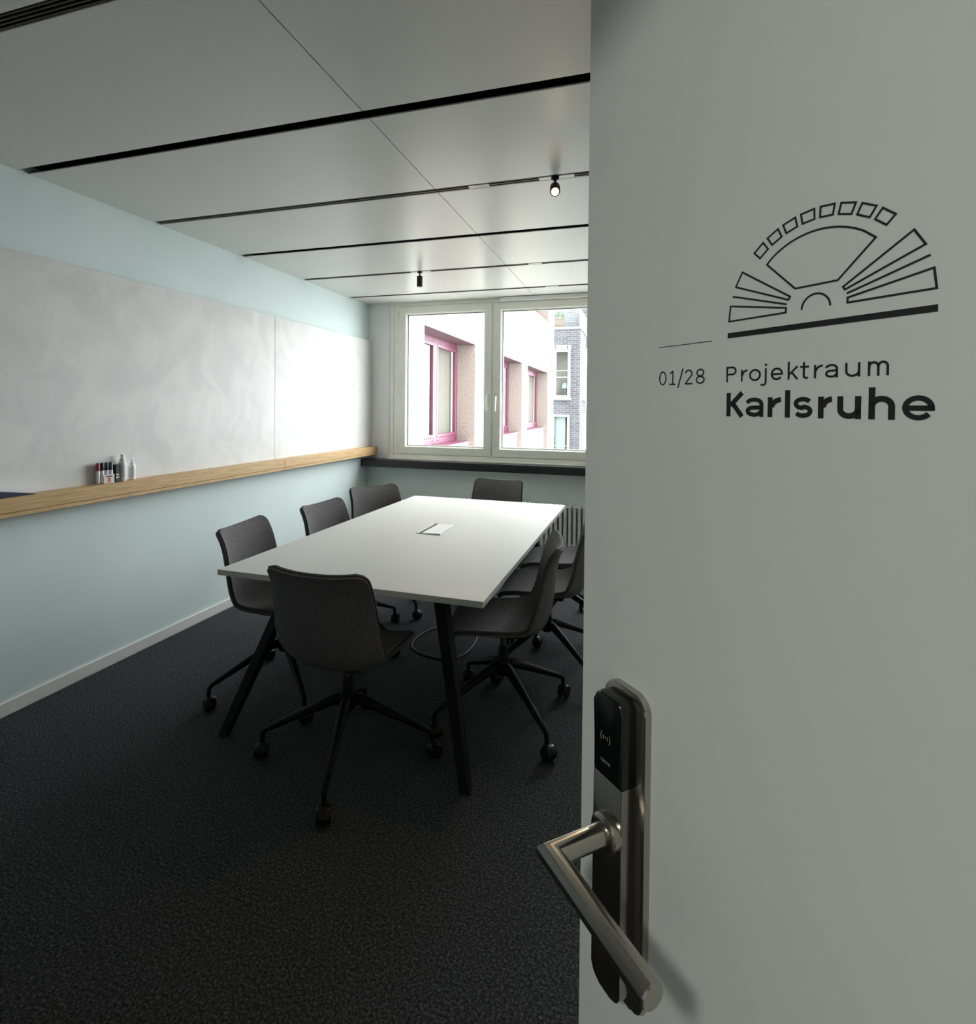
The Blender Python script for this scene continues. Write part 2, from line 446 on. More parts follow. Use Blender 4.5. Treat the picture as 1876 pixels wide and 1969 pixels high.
spot(2.484, G[3], (.12, -.75, -.55), True, 'lit spotlight with a warm glow on the ceiling rail near the door')
spot(1.125, G[5], (0, 0, -1), False, 'unlit black cylinder spotlight hanging upright near the window')

# ------------------------------------------------------------------ windows
WZ0, WZ1 = .947, 2.602
def window(name, x0, x1, handle_side, label):
    t = empty(name, (x0, W, WZ0), kind='structure')
    w = x1-x0; h = WZ1-WZ0
    s = .036                                  # margin between fixed frame and sash
    # sash ring
    def ring(nm, a, b, c, d, wd, y0, y1, m, bev=.003, par=t):
        bm = bmesh.new()
        bx(bm, a, b, y0, y1, c, c+wd, bev); bx(bm, a, b, y0, y1, d-wd, d, bev)
        bx(bm, a, a+wd, y0+.0003, y1, c+wd*.5, d-wd*.5, bev); bx(bm, b-wd, b, y0+.0003, y1, c+wd*.5, d-wd*.5, bev)
        return obj(nm, bm, m, par)
    sash = ring('sash', .012, w-.004, .045, h-.018, .078, -.010, .060, 'frame_paint')
    a, b, c, d = .012+.078, w-.004-.078, .045+.078, h-.018-.078
    ring('glazing_bead', a-.004, b+.004, c-.004, d+.004, .012, .010, .060, 'frame_paint', .002)
    ring('gasket', a+.004, b-.004, c+.004, d-.004, .006, .022, .050, 'gasket', 0)
    ring('spacer', a+.001, b-.001, c+.001, d-.001, .016, .040, .055, 'spacer_white', 0)
    box('pane', a+.006, b-.006, .034, .038, c+.006, d-.006, 'window_glass', t)
    # hinges on the outer side
    hx = .006 if handle_side > 0 else w-.006
    for z in (.10, h-.11):
        bm = bmesh.new(); cyl(bm, (hx, -.010, z-.035), (hx, -.010, z+.035), .0055, n=10); obj('hinge', bm, 'frame_paint', t, smooth=True)
    # handle
    cxh = (w-.004-.034) if handle_side > 0 else (.012+.032)
    hd = box('handle', cxh-.014, cxh+.014, -.018, -.009, 1.60-WZ0, 1.645-WZ0, 'chrome', t, bev=.003)
    bm = bmesh.new()
    tube(bm, [(cxh, -.016, 1.618-WZ0), (cxh, -.034, 1.612-WZ0), (cxh-.002, -.040, 1.585-WZ0), (cxh-.005, -.040, 1.53-WZ0), (cxh-.003, -.036, 1.462-WZ0)], [.009, .0095, .010, .009, .008], 12)
    bx(bm, cxh-.013, cxh+.013, -.018, -.009, 1.54-WZ0, 1.602-WZ0, .003)
    obj('grip', bm, 'chrome', hd, smooth=True)
    return t
# fixed outer frame with mullions
bm = bmesh.new()
bx(bm, .272, 3.62, W+.012, W+.085, .936, 1.005, .003); bx(bm, .272, 3.62, W+.002, W+.012, .936, .984, .002)
bx(bm, .272, 3.62, W+.065, W+.085, 2.55, 2.66, 0); bx(bm, .272, 3.62, W+.003, W+.065, 2.589, 2.66, 0)
for x0, x1 in ((.272, .384), (1.40, 1.46), (2.46, 2.52), (3.53, 3.62)):
    bx(bm, x0, x1, W+.005, W+.084, .96, 2.61, .003)
obj('trim_4', bm, 'frame_paint', kind='structure')
bm = bmesh.new(); bx(bm, .30, .318, W-.003, W+.01, .95, 2.60, .003); obj('trim_5', bm, 'frame_paint', kind='structure')
window('window_1', .370, 1.428, 1, '')
window('window_2', 1.432, 2.490, -1, '')
window('window_3', 2.496, 3.552, 1, '')
box('pelmet', 1.52, 2.5, W-.055, W-.004, 2.585, 2.624, 'blind_white', bev=.004, label='slim white roller blind casing above the right window sash', category='blind casing')
# sill shelf
sh = empty('window_ledge', (0, W, .85), label='long black window ledge running under the windows', category='window ledge')
box('ledge_board', .002, RW-.002, -.152, -.001, 0, .080, 'black_shelf', sh, bev=.003)
box('back_strip', .272, RW-.13, -.050, -.001, .080, .094, 'frame_paint', sh, bev=.002)

# ------------------------------------------------------------------ radiator
rad = empty('radiator', (1.0, W, .12), label='pale column radiator on the window wall behind the table', category='radiator')
pitch = .0455; N = 46
bm = bmesh.new(); tube(bm, [(0, 0, .03), (0, 0, 0.407)], .011, 8); 
tmpl = None
for i in range(N):
    x = .03 + i*pitch
    if tmpl is None:
        bm2 = bmesh.new()
        for yy in (-.125, -.085, -.045): tube(bm2, [(0, yy, .035), (0, yy, 0.407)], .0135, 8, cap=False)
        for z in (.035, 0.407):
            tube(bm2, [(0, -.137, z), (0, -.12, z+(.014 if z > .2 else -.014)), (0, -.05, z+(.014 if z > .2 else -.014)), (0, -.034, z)], .016, 8)
        tmpl = obj('radiator_column', bm2, 'radiator_white', rad, smooth='all'); tmpl.location = (x, 0, 0)
    else:
        c = tmpl.copy(); COL.objects.link(c); c.parent = rad; c.location = (x, 0, 0)
bm.free()
bm = bmesh.new()
for z in (.035, 0.407): tube(bm, [(0, -.085, z), (.03+N*pitch, -.085, z)], .017, 10)
obj('header_pipe', bm, 'radiator_white', rad, smooth='all')
for x in (.3, 1.8):
    box('wall_bracket', x, x+.02, -.08, -.001, .30, .34, 'radiator_white', rad)
    box('foot', x, x+.03, -.10, -.05, -.12, .03, 'radiator_white', rad)

# ------------------------------------------------------------------ whiteboards and oak rail
for i, (a, b, lb) in enumerate(((.35, 3.7485, 'large white writing board panel to the left of the seam on the mint wall'), (3.7515, 5.408, 'white writing board panel to the right of the seam, next to the window'))):
    o = box('whiteboard', .0006, .046, a, b, 1.052, 2.226, 'board_white', bev=.0012, label=lb, category='whiteboard', group='whiteboard panels')
for a, b, lb in ((.35, 3.7785, 'long near length of oak pen ledge under the whiteboard'), (3.7805, 5.405, 'short far length of oak pen ledge beside the window')):
    r = empty('pen_ledge', (0, a, .972), label=lb, category='ledge', group='oak pen ledges')
    L = b-a
    bm = bmesh.new()
    bx(bm, .0465, .112, 0, L, .010, .0905, .0); bx(bm, .0006, .0465, 0, L, .010, .0795, .0)
    obj('shelf', bm, 'oak', r)
    bm = bmesh.new(); bx(bm, .1125, .124, 0, L, .022, .091, .0015); obj('front_board', bm, 'oak', r)
    bm = bmesh.new(); bx(bm, .1105, .1215, 0, L, 0, .0205, .0015); obj('lower_strip', bm, 'oak', r)

# pens and bottles on the ledge (shelf top at z = 1.05)
LZ = 1.0632
pk = empty('marker_pack', (.078, 2.253, LZ), R(-6), label='clear pack of four whiteboard markers with red, black, blue and green caps', category='markers')
for i, (mc) in enumerate(('marker_red', 'marker_black', 'marker_blue', 'marker_green')):
    y = -.036 + i*.0235
    bm = bmesh.new(); lathe(bm, [(.0085, 0), (.0095, .004), (.0095, .072), (.0085, .074)], 14, (0, y, .002)); mk = obj('marker', bm, 'marker_barrel', pk, smooth=True)
    bm = bmesh.new(); lathe(bm, [(.0102, .070), (.0105, .073), (.0098, .108), (.0075, .112)], 14, (0, y, .002)); obj('cap', bm, mc, mk, smooth=True)
bm = bmesh.new(); prism(bm, rrect(-.0125, .0125, -.048, .048, .004, 2), 0, .118); obj('clear_sleeve', bm, 'clear_plastic', pk)
card = box('pack_card', .0128, .0136, -.012, .046, .0, .048, 'paper_white', pk)
box('print_stripe', .0137, .0140, .000, .034, .034, .040, 'print_navy', card)
box('print_patch', .0137, .0140, .010, .026, .004, .030, 'print_orange', card)
bp = empty('eraser', (.078, 2.320, LZ), label='upright black eraser box with pale print between the markers and a spray bottle', category='eraser')
box('case', -.014, .014, -.0115, .0115, 0, .098, 'black_satin', bp, bev=.002)
box('print_band', .0141, .0144, -.009, .009, .038, .044, 'label_grey', bp); box('print_band', .0141, .0144, -.009, .009, .022, .030, 'label_grey', bp)
def bottle(y, s, h, lb):
    t = empty('spray_bottle', (.076, y, LZ), label=lb, category='bottle', group='spray bottles on the pen ledge')
    r = .0205*s
    bm = bmesh.new(); lathe(bm, [(r*.93, 0), (r, .003), (r, h*.66), (r*.92, h*.70), (r*.62, h*.735)], 24); b_ = obj('body', bm, 'bottle_white', t, smooth=True)
    bm = bmesh.new(); lathe(bm, [(r*1.012, h*.14), (r*1.014, h*.141), (r*1.014, h*.60), (r*1.012, h*.601)], 24); obj('label_band', bm, 'label_grey', b_, smooth=True)
    bm = bmesh.new(); lathe(bm, [(r*.66, h*.735), (r*.68, h*.74), (r*.66, h*.83), (r*.5, h*.84)], 20); obj('collar', bm, 'bottle_white', t, smooth=True)
    bm = bmesh.new(); lathe(bm, [(r*.40, h*.84), (r*.42, h*.845), (r*.40, h*.985), (r*.30, h)], 16); cyl(bm, (r*.2, 0, h*.94), (r*.62, 0, h*.945), .0028, n=8)
    obj('pump', bm, 'bottle_white', t, smooth=True)
bottle(2.362, 1.02, .152, 'taller white spray bottle standing right of the markers')
bottle(2.424, .86, .118, 'shorter white spray bottle, last item on the right of the ledge group')
nb = empty('folder', (.062, 1.60, LZ+.0005), label='dark navy folder with a pale top edge at the left end of the oak ledge', category='folder')
bm = bmesh.new(); MX = Matrix(((0, 0, 1, 0), (1, 0, 0, 0), (0, 1, 0, 0), (0, 0, 0, 1)))
prism(bm, [(-.12, 0), (.285, 0), (.13, .030), (-.12, .078)], 0, .048, MX); obj('cover', bm, 'navy_cover', nb)
bm = bmesh.new(); prism(bm, [(-.12, .0785), (.13, .0305), (.287, .0005), (.289, .0015), (.13, .0335), (-.12, .0815)], .001, .047, MX); obj('paper_edge', bm, 'paper_white', nb)

# ------------------------------------------------------------------ table
TX, TY, TW, TL, TZ = 1.698, 3.132, 1.275, 2.229, .745
tb = empty('conference_table', (TX, TY, 0), R(-.65), label='large white-topped conference table on splayed black steel legs', category='table')
bm = bmesh.new(); bx(bm, -TW/2, TW/2, -TL/2, TL/2, TZ-.026, TZ, .0015)
for f in bm.faces:
    f.material_index = 0 if f.normal.z > .9 else 1
top = obj('tabletop', bm, ['table_white', 'table_edge'], tb)
for f in top.data.polygons: f.material_index = 0 if f.normal.z > .5 else 1
fx, fy, tx2, ty2 = .58, 1.135, .362, .87
bm = bmesh.new()
for s in (-1, 1):
    bx(bm, s*.34-.025, s*.34+.025, -.90, .90, TZ-.076, TZ-.027)
for s in (-1, 1):
    bx(bm, -.36, .36, s*.85-.03, s*.85+.03, TZ-.0755, TZ-.0272)
obj('underframe', bm, 'black_steel', tb)
for sx_ in (-1, 1):
    for sy_ in (-1, 1):
        bm = bmesh.new()
        A = Vector((sx_*fx, sy_*(fy), .001)); B = Vector((sx_*tx2, sy_*ty2, TZ-.028))
        hw = [(.021, .020), (.027, .036)]
        vs = []
        for (P, (a, b)) in zip((A, B), hw):
            vs.append([bm.verts.new(P+Vector((dx*a, dy*b, 0))) for dx, dy in ((-1, -1), (1, -1), (1, 1), (-1, 1))])
        bm.faces.new(vs[0][::-1]); bm.faces.new(vs[1])
        for k in range(4): bm.faces.new((vs[0][k], vs[0][(k+1) % 4], vs[1][(k+1) % 4], vs[1][k]))
        bmesh.ops.bevel(bm, geom=list(bm.edges), offset=.003, segments=1, affect='EDGES')
        obj('leg', bm, 'black_steel', tb)
pb = empty('power_box', (1.708, 3.12, TZ), R(-1), label='silver power socket hatch with a black slot set in the white tabletop', category='power socket')
bm = bmesh.new()
for (x0, x1, y0, y1) in ((-.078, .078, -.142, -.134), (-.078, .078, .134, .142), (-.078, -.070, -.136, .136), (.070, .078, -.136, .136)):
    bx(bm, x0, x1, y0, y1, .0003, .0035, .001)
obj('rim', bm, 'track_grey', pb)
box('slot', -.069, -.044, -.133, .133, .0003, .0012, 'black_matte', pb)
bm = bmesh.new(); bx(bm, 0, .112, -.132, .132, 0, .003, .001)
fl = obj('flap', bm, 'bottle_white', pb); fl.location = (-.043, 0, .0015); fl.rotation_euler = (0, R(-1.2), 0)

# cable loop on the carpet
pts = [(1.60, 3.62, .006), (1.605, 3.455, .006), (1.545, 3.30, .006), (1.535, 3.17, .006), (1.57, 3.08, .006), (1.66, 3.025, .006), (1.80, 3.00, .006), (1.88, 3.05, .006), (1.915, 3.20, .006), (1.89, 3.395, .006), (1.80, 3.52, .03), (1.74, 3.56, .3), (1.72, 3.5, .66)]
bm = bmesh.new(); tube(bm, catmull(pts, 6), .0055, 8); obj('power_cable', bm, 'cable_grey', smooth='all', label='grey power cable looped on the carpet under the table', category='cable')

# ------------------------------------------------------------------ chair
prof = [(.258, .426), (.242, .443), (.19, .457), (.07, .453), (-.05, .446), (-.125, .449), (-.176, .470), (-.207, .515), (-.224, .575), (-.233, .64), (-.239, .705), (-.247, .768), (-.260, .822), (-.278, .860)]
wid = [.198, .206, .216, .224, .232, .240, .246, .248, .245, .240, .234, .228, .224, .222]
lif = [.004, .012, .022, .034, .048, .062, .072, .074, .070, .064, .056, .048, .038, .028]
P = catmull([(a, b, c, d) for (a, b), c, d in zip(prof, wid, lif)], 3)
arc = [0]
for a, b in zip(P, P[1:]): arc.append(arc[-1]+math.hypot(a[0]-b[0], a[1]-b[1]))
def shellpt(i, v, off, inset=0):
    n = len(P); p = P[i]
    a = P[max(i-1, 0)]; b = P[min(i+1, n-1)]
    ty, tz = b[0]-a[0], b[1]-a[1]; L = math.hypot(ty, tz); ty /= L; tz /= L
    nrm = Vector((0, tz, -ty))                # towards the sitter
    de, d0 = arc[-1]-arc[i], arc[i]
    w = p[2]-inset
    for dd, r in ((de, .038), (d0, .07)):
        if dd < r: w -= r - math.sqrt(max(0, r*r-(r-dd)**2))
    x = v*w
    l = p[3]*abs(v)**2.3*(w/p[2])
    # follow the bowl: the side edge turns up as it lifts
    return Vector((x*(1-.03*abs(v)**3*p[3]/.07), p[0], p[1])) + nrm*(l+off)
NV = 14
def shell_mesh(name, o0, o1, m, parent, inset=0, i0=0, i1=None):
    bm = bmesh.new(); n = len(P) if i1 is None else i1
    vs = [-1+2*k/NV for k in range(NV+1)]
    vs = [math.copysign(abs(v)**.8, v) for v in vs]
    A = [[bm.verts.new(shellpt(i, v, o0, inset)) for v in vs] for i in range(i0, n)]
    B = [[bm.verts.new(shellpt(i, v, o1, inset)) for v in vs] for i in range(i0, n)]
    M_ = len(A)
    for i in range(M_-1):
        for k in range(NV):
            bm.faces.new((A[i][k], A[i][k+1], A[i+1][k+1], A[i+1][k])); bm.faces.new((B[i][k], B[i+1][k], B[i+1][k+1], B[i][k+1]))
        for k in (0, NV): bm.faces.new((A[i][k], A[i+1][k], B[i+1][k], B[i][k]))
    for i in (0, M_-1):
        for k in range(NV): bm.faces.new((A[i][k], A[i][k+1], B[i][k+1], B[i][k]))
    return obj(name, bm, m, parent, smooth=True)
FAB = 'chair_fabric'
CHG = 'grey upholstered swivel chairs around the table'
def make_chair(label):
    t = empty('swivel_chair', label=label, category='chair', group=CHG)
    shell_mesh('shell', -.013, .001, FAB, t)
    shell_mesh('seat_padding', .001, .012, FAB, t, inset=.006)
    n = len(P); loop = [shellpt(i, 1, .001, -.001) for i in range(n)] + [shellpt(n-1, v, .001) for v in (.6, .2, -.2, -.6)] + [shellpt(i, -1, .001, -.001) for i in range(n-1, -1, -1)] + [shellpt(0, v, .001) for v in (-.6, -.2, .2, .6)]
    bm = bmesh.new(); tube(bm, loop, .0042, 6, closed=True); obj('piping', bm, 'chair_piping', t, smooth='all')
    bm = bmesh.new(); bx(bm, -.085, .085, -.10, .10, .412, .434, .006)
    lathe(bm, [(.030, .392), (.045, .413)], 16); obj('seat_plate', bm, 'black_steel', t)
    bm = bmesh.new(); cyl(bm, (0, 0, .31), (0, 0, .413), .0135, n=16); obj('gas_lift', bm, 'piston_grey', t, smooth=True)
    b = empty('swivel_base'); b.parent = t
    bm = bmesh.new(); lathe(bm, [(.026, .205), (.038, .222), (.034, .268), (.025, .290), (.024, .338), (.018, .345)], 20); obj('hub', bm, 'black_steel', b, smooth=True)
    leg0 = cas0 = None
    for k in range(4):
        a = PI/4 + k*PI/2
        if leg0 is None:
            bm = bmesh.new()
            tube(bm, [(.012, 0, .250), (.06, 0, .246), (.18, 0, .192), (.31, 0, .132), (.352, 0, .112), (.362, 0, .098), (.364, 0, .066)], [.024, .0235, .018, .0135, .0115, .0105, .0095], 12)
            leg = obj('leg', bm, 'black_steel', b, smooth='all'); leg0 = leg
            bm = bmesh.new()
            tube(bm, [(0, -.016, .052), (0, .016, .052)], [.012, .012], 12)
            cyl(bm, (0, 0, .03), (0, 0, .072), .009, n=10)
            # hood over the twin wheels
            hood = []
            for q_ in range(9):
                an = R(10 + q_*18); hood.append((math.cos(an)*.033+.012, math.sin(an)*.033+.031))
            inn = [((x-.012)*.86+.012, (z-.031)*.86+.031) for x, z in hood]
            poly = hood+inn[::-1]
            v1 = [bm.verts.new((x, -.008, z)) for x, z in poly]; v2 = [bm.verts.new((x, .008, z)) for x, z in poly]
            bm.faces.new(v1); bm.faces.new(v2[::-1])
            for q_ in range(len(poly)): bm.faces.new((v1[q_], v1[(q_+1) % len(poly)], v2[(q_+1) % len(poly)], v2[q_]))
            cas = obj('castor', bm, 'black_plastic', b, smooth=True); cas0 = cas
            for s in (-1, 1):
                bm = bmesh.new()
                tube(bm, [(.012, s*.0055, .031), (.012, s*.0075, .031), (.012, s*.0215, .031), (.012, s*.0265, .031), (.012, s*.0275, .031)], [.027, .0305, .0305, .0265, .012], 22)
                w_ = obj('wheel', bm, 'black_plastic', cas, smooth=True)
        else:
            leg = leg0.copy(); COL.objects.link(leg); leg.parent = b
            cas = cas0.copy(); COL.objects.link(cas); cas.parent = b
            for ch in list(cas0.children):
                c = ch.copy(); COL.objects.link(c); c.parent = cas
        leg.rotation_euler = (0, 0, a)
        cas.location = (.364*math.cos(a), .364*math.sin(a), 0)
        cas.rotation_euler = (0, 0, a + (.5, -.9, 1.7, .2)[k])
    return t
def flatten_base(chair):
    """the base empty only groups while building: its pieces become direct parts of the chair"""
    b = [c for c in chair.children if c.name.startswith('swivel_base')][0]
    rz = b.rotation_euler[2]
    for ch in list(b.children):
        l = Matrix.Rotation(rz, 3, 'Z') @ ch.location
        ch.parent = chair; ch.location = l; ch.rotation_euler[2] += rz
    bpy.data.objects.remove(b)
proto = make_chair('')
#   x, y of the base centre, facing (deg, 90 = towards the window), base angle (deg), label
chairs = [
    (1.715, 2.042, 90, -28, 'near chair at the head of the table, its back turned to the doorway'),
    (1.106, 2.439, 8, 6, 'left-hand chair nearest the doorway, behind the front corner of the table'),
    (1.158, 3.075, -3, 24, 'middle one of the three chairs along the whiteboard wall'),
    (1.10, 3.74, -29, 10, 'far left chair turned slightly, closest to the window on the whiteboard side'),
    (1.705, 4.33, 264, 20, 'chair at the far end of the table in front of the radiator'),
    (2.275, 2.545, 189, 0, 'right-hand chair nearest the doorway, seen side-on beside the table corner'),
    (2.395, 3.12, 183, 4, 'second chair on the right side, partly cut off by the open door'),
    (2.40, 3.70, 184, 27, 'farthest chair on the right side, only its seat showing past the door'),
]
pos = []
for i, (x, y, fdeg, bdeg, lb) in enumerate(chairs):
    c = proto if i == 0 else copy_tree(proto)
    pos.append((c, x, y, fdeg, bdeg, lb))
for c, x, y, fdeg, bdeg, lb in pos:
    c.location = (x, y, 0); c.rotation_euler = (0, 0, R(fdeg-90)); c['label'] = lb
    for ch in c.children:
        if ch.name.startswith('swivel_base'): ch.rotation_euler = (0, 0, R(bdeg)-R(fdeg-90))
    flatten_base(c)

# ------------------------------------------------------------------ door (open into the room)
HX, HY, DA, DW = 3.4478, -.028, R(133.0), .9
door = empty('door_1', (HX, HY, 0), DA, kind='structure')
box('door_leaf', 0, DW, -.042, 0, .008, 2.2, 'door_paint', door, bev=.0015)
for z in (.25, 1.1, 1.95):
    bm = bmesh.new(); cyl(bm, (-.010, -.048, z-.05), (-.010, -.048, z+.05), .007, n=12); obj('hinge', bm, 'brushed_steel', door, smooth=True)
# local frame for things drawn on the face: s runs from free edge to hinge, z up, h outwards
FM = Matrix(((-1, 0, 0, DW), (0, 0, 1, 0), (0, 1, 0, 0), (0, 0, 0, 1)))   # (s, z, h) -> door local
def face_prism(name, poly, h0, h1, m, parent=door, bev=0, seg=2, smooth=False, **pr):
    bm = bmesh.new(); prism(bm, poly, h0, h1, FM, 0)
    if bev:
        es = [e for e in bm.edges if all(abs(v.co.y-h1) < 1e-6 for v in e.verts)]
        bmesh.ops.bevel(bm, geom=es, offset=bev, segments=seg, affect='EDGES', profile=.5)
    return obj(name, bm, m, parent, smooth=smooth, **pr)
def ft(s, z, h): return Vector((DW-s, h, z))
plate = face_prism('lock_plate', rrect(.0490, .1095, .898, 1.2175, .017, 8), .0002, .008, 'brushed_steel', bev=.002, smooth=True, label='brushed steel back plate of the lock')
BH = .0255
def body_poly(z0, z1, rt_=0, rb=0):
    P_ = []
    s0, s1 = .0540, .0969
    if rt_:
        for cx, a0 in ((s1-rt_, 0), (s0+rt_, 90)):
            for k in range(7): a = R(a0+90*k/6); P_.append((cx+rt_*math.cos(a), z1-rt_+rt_*math.sin(a)))
    else: P_ += [(s1, z1), (s0, z1)]
    if rb:
        for cx, a0 in ((s0+rb, 180), (s1-rb, 270)):
            for k in range(7): a = R(a0+90*k/6); P_.append((cx+rb*math.cos(a), z0+rb+rb*math.sin(a)))
    else: P_ += [(s0, z0), (s1, z0)]
    return P_
face_prism('lock_case', body_poly(.9085, 1.1262, 0, .013), .0082, BH, 'steel_case', plate, bev=.0012, smooth=True)
rd = face_prism('card_reader', body_poly(1.1268, 1.211, .012, 0), .0084, BH+.0006, 'black_gloss', door, bev=.0030, seg=3, smooth=True, label='glossy black card reader on top of the lock')
def ribbon(bm, pts, w, closed=False, h0=.0001, h1=.0004, M=FM):
    """flat stroke along a centre line in the (s, z) plane, mitred"""
    pts = [Vector(p) for p in pts]; n = len(pts); Lf, Rt = [], []
    for i in range(n):
        if closed: a, b = pts[i-1], pts[(i+1) % n]
        else: a, b = pts[max(i-1, 0)], pts[min(i+1, n-1)]
        d0 = (pts[i]-a).normalized() if (pts[i]-a).length > 1e-9 else (b-pts[i]).normalized()
        d1 = (b-pts[i]).normalized() if (b-pts[i]).length > 1e-9 else d0
        n0 = Vector((-d0.y, d0.x)); n1 = Vector((-d1.y, d1.x)); mm = n0+n1
        if mm.length < 1e-6: mm = n0
        mm.normalize(); k = w/2/max(.35, mm.dot(n0))
        Lf.append(pts[i]+mm*k); Rt.append(pts[i]-mm*k)
    rings = []
    for l, r in zip(Lf, Rt):
        rings.append([bm.verts.new(M @ Vector((p.x, p.y, h))) for p, h in ((l, h0), (r, h0), (r, h1), (l, h1))])
    for i in range(n if closed else n-1):
        a, b = rings[i], rings[(i+1) % n]
        for k in range(4): bm.faces.new((a[k], a[(k+1) % 4], b[(k+1) % 4], b[k]))
    if not closed: bm.faces.new(rings[0]); bm.faces.new(rings[-1][::-1])
def arcp(cx, cy, rx, ry, a0, a1, n=14):
    return [(cx+rx*math.cos(R(a0+(a1-a0)*k/n)), cy+ry*math.sin(R(a0+(a1-a0)*k/n))) for k in range(n+1)]
# contactless symbol and lettering on the reader
h0 = BH+.0007; mid = .0730; zc = 1.1668
bm = bmesh.new()
ribbon(bm, [(mid-.0008, zc), (mid+.0008, zc)], .0014, h0=h0, h1=h0+.0001)
for s in (-1, 1):
    for r_, e in ((.0032, 38), (.0070, 36)):
        ribbon(bm, [(mid+s*r_*math.cos(R(a)), zc+r_*1.05*math.sin(R(a))) for a in range(-e, e+1, 6)], .0008, h0=h0, h1=h0+.0001)
mat('reader_print', (.35, .36, .35), .5)
obj('reader_symbol', bm, 'reader_print', rd)

# ---- stroke alphabet (unit: x-height or cap height given per glyph, width-scaled)
def glyph(ch, w, xh, cap, sw):
    """strokes of a letter in a box 0..w, baseline 0; stroke width sw. list of (pts, closed)"""
    q = sw/2
    k = {}
    a, b = q, w-q
    cx = w/2
    if ch == 'P': return [([(a, 0), (a, cap)], 0), ([(a, cap-q), (b-cap*.24, cap-q)] + arcp(b-cap*.25, cap*.72, cap*.25, cap*.28-q, 90, -90) + [(a, cap*.44+q)], 0)]
    if ch == 'r': return [([(a, 0), (a, xh)], 0), (arcp(b+q, xh*.5, w-sw+q*.2, xh*.5-q, 180, 92), 0)]
    if ch == 'o' or ch == '0':
        h = xh if ch == 'o' else cap
        return [(arcp(cx, h/2, cx-q, h/2-q, 0, 345, 23), 1)]
    if ch == 'j': return [([(b, xh), (b, -xh*.10)] + arcp(b-w*.45, -xh*.12, w*.45, xh*.22, 0, -90, 8) + [(a-q, -xh*.34)], 0), ([(b-sw*.62, xh+xh*.28), (b+sw*.62, xh+xh*.28)], 2)]
    if ch == 'e':
        return [([(a+q*.4, xh*.49), (w-q*.12, xh*.49)], 0), ([(b, xh*.42)] + arcp(cx, xh/2, cx-q, xh/2-q, 0, 322, 26), 0)]
    if ch == 'k': return [([(a, 0), (a, cap*1.04)], 0), ([(b, xh-.0), (a+q, xh*.40)], 0), ([(a+w*.28, xh*.58), (b, 0)], 0)]
    if ch == 't': return [([(a+w*.32, xh*1.28), (a+w*.32, xh*.22)] + arcp(a+w*.32+xh*.2, xh*.22, xh*.2, xh*.22-q, 180, 270, 6) + [(b+q*.3, q)], 0), ([(0, xh-q), (b+q, xh-q)], 0)]
    if ch == 'a':
        return [(arcp(cx-q*.2, xh*.66, cx-q*.8, xh*.34-q, 165, 0, 10) + [(b, xh*.4), (b, 0)], 0),
                ([(b, xh*.60-q), (a+w*.30, xh*.58-q)] + arcp(a+w*.30, xh*.30, w*.30, xh*.28-q, 90, 270, 10)[1:] + arcp(a+w*.38, q+xh*.28, b-a-w*.38, xh*.28, 270, 355, 6), 0)]
    if ch == 'u': return [([(a, xh)] + [(a, xh*.42)] + arcp(cx, xh*.42, cx-q, xh*.42-q, 180, 360, 14) , 0), ([(b, xh), (b, 0)], 0)]
    if ch == 'm':
        m_ = cx; r = (m_-a)/2
        return [([(a, 0), (a, xh)], 0), (arcp(a+r, xh*.62, r, xh*.38-q, 180, 0, 10) + [(m_, 0)], 0), (arcp(m_+r, xh*.62, r, xh*.38-q, 180, 0, 10) + [(b, 0)], 0)]
    if ch == 'h': return [([(a, 0), (a, cap*1.08)], 0), (arcp(cx, xh*.55, cx-q, xh*.45-q, 180, 0, 14) + [(b, 0)], 0)]
    if ch == 'l': return [([(a, 0), (a, cap*1.06)], 0)]
    if ch == 'K': return [([(a, 0), (a, cap)], 0), ([(b+q*.1, cap-.0), (a+q*1.0, cap*.46)], 3), ([(a+w*.22, cap*.58), (b+q*.1, 0)], 3)]
    if ch == 's':
        r1 = xh*.27-q*.55; pts = arcp(cx, xh-q-r1, cx-q*1.1, r1, 28, 180, 9) + arcp(cx, xh-q-r1, cx-q*1.1, r1, 180, 262, 5)[1:]
        pts2 = [(w-x, xh-z) for x, z in pts][::-1]
        return [(pts+pts2, 0)]
    if ch == '1': return [([(cx+q, 0), (cx+q, cap)], 0), ([(cx+q, cap-q), (a, cap*.80)], 0), ([(0, q), (w, q)], 0)]
    if ch == '/': return [([(a, -cap*.22), (b, cap*1.10)], 0)]
    if ch == '2': return [(arcp(cx, cap*.72, cx-q, cap*.28-q, 170, -32, 12) + [(a, q*1.2)], 0), ([(0, q), (w, q)], 0)]
    if ch == '8': return [(arcp(cx, cap*.75-q*.2, (cx-q)*.86, cap*.25-q*.8, 0, 345, 23), 1), (arcp(cx, cap*.27, cx-q, cap*.27-q, 0, 345, 23), 1)]
    if ch == 'S': return glyph('s', w, cap, cap, sw)
    if ch == 'A': return [([(0, 0), (cx, cap), (w, 0)], 0), ([(w*.2, cap*.33), (w*.8, cap*.33)], 0)]
    if ch == 'L': return [([(a, cap), (a, q), (w, q)], 0)]
    if ch == 'T': return [([(cx, 0), (cx, cap)], 0), ([(0, cap-q), (w, cap-q)], 0)]
    if ch == 'O': return [(arcp(cx, cap/2, cx-q, cap/2-q, 0, 345, 23), 1)]
    return []
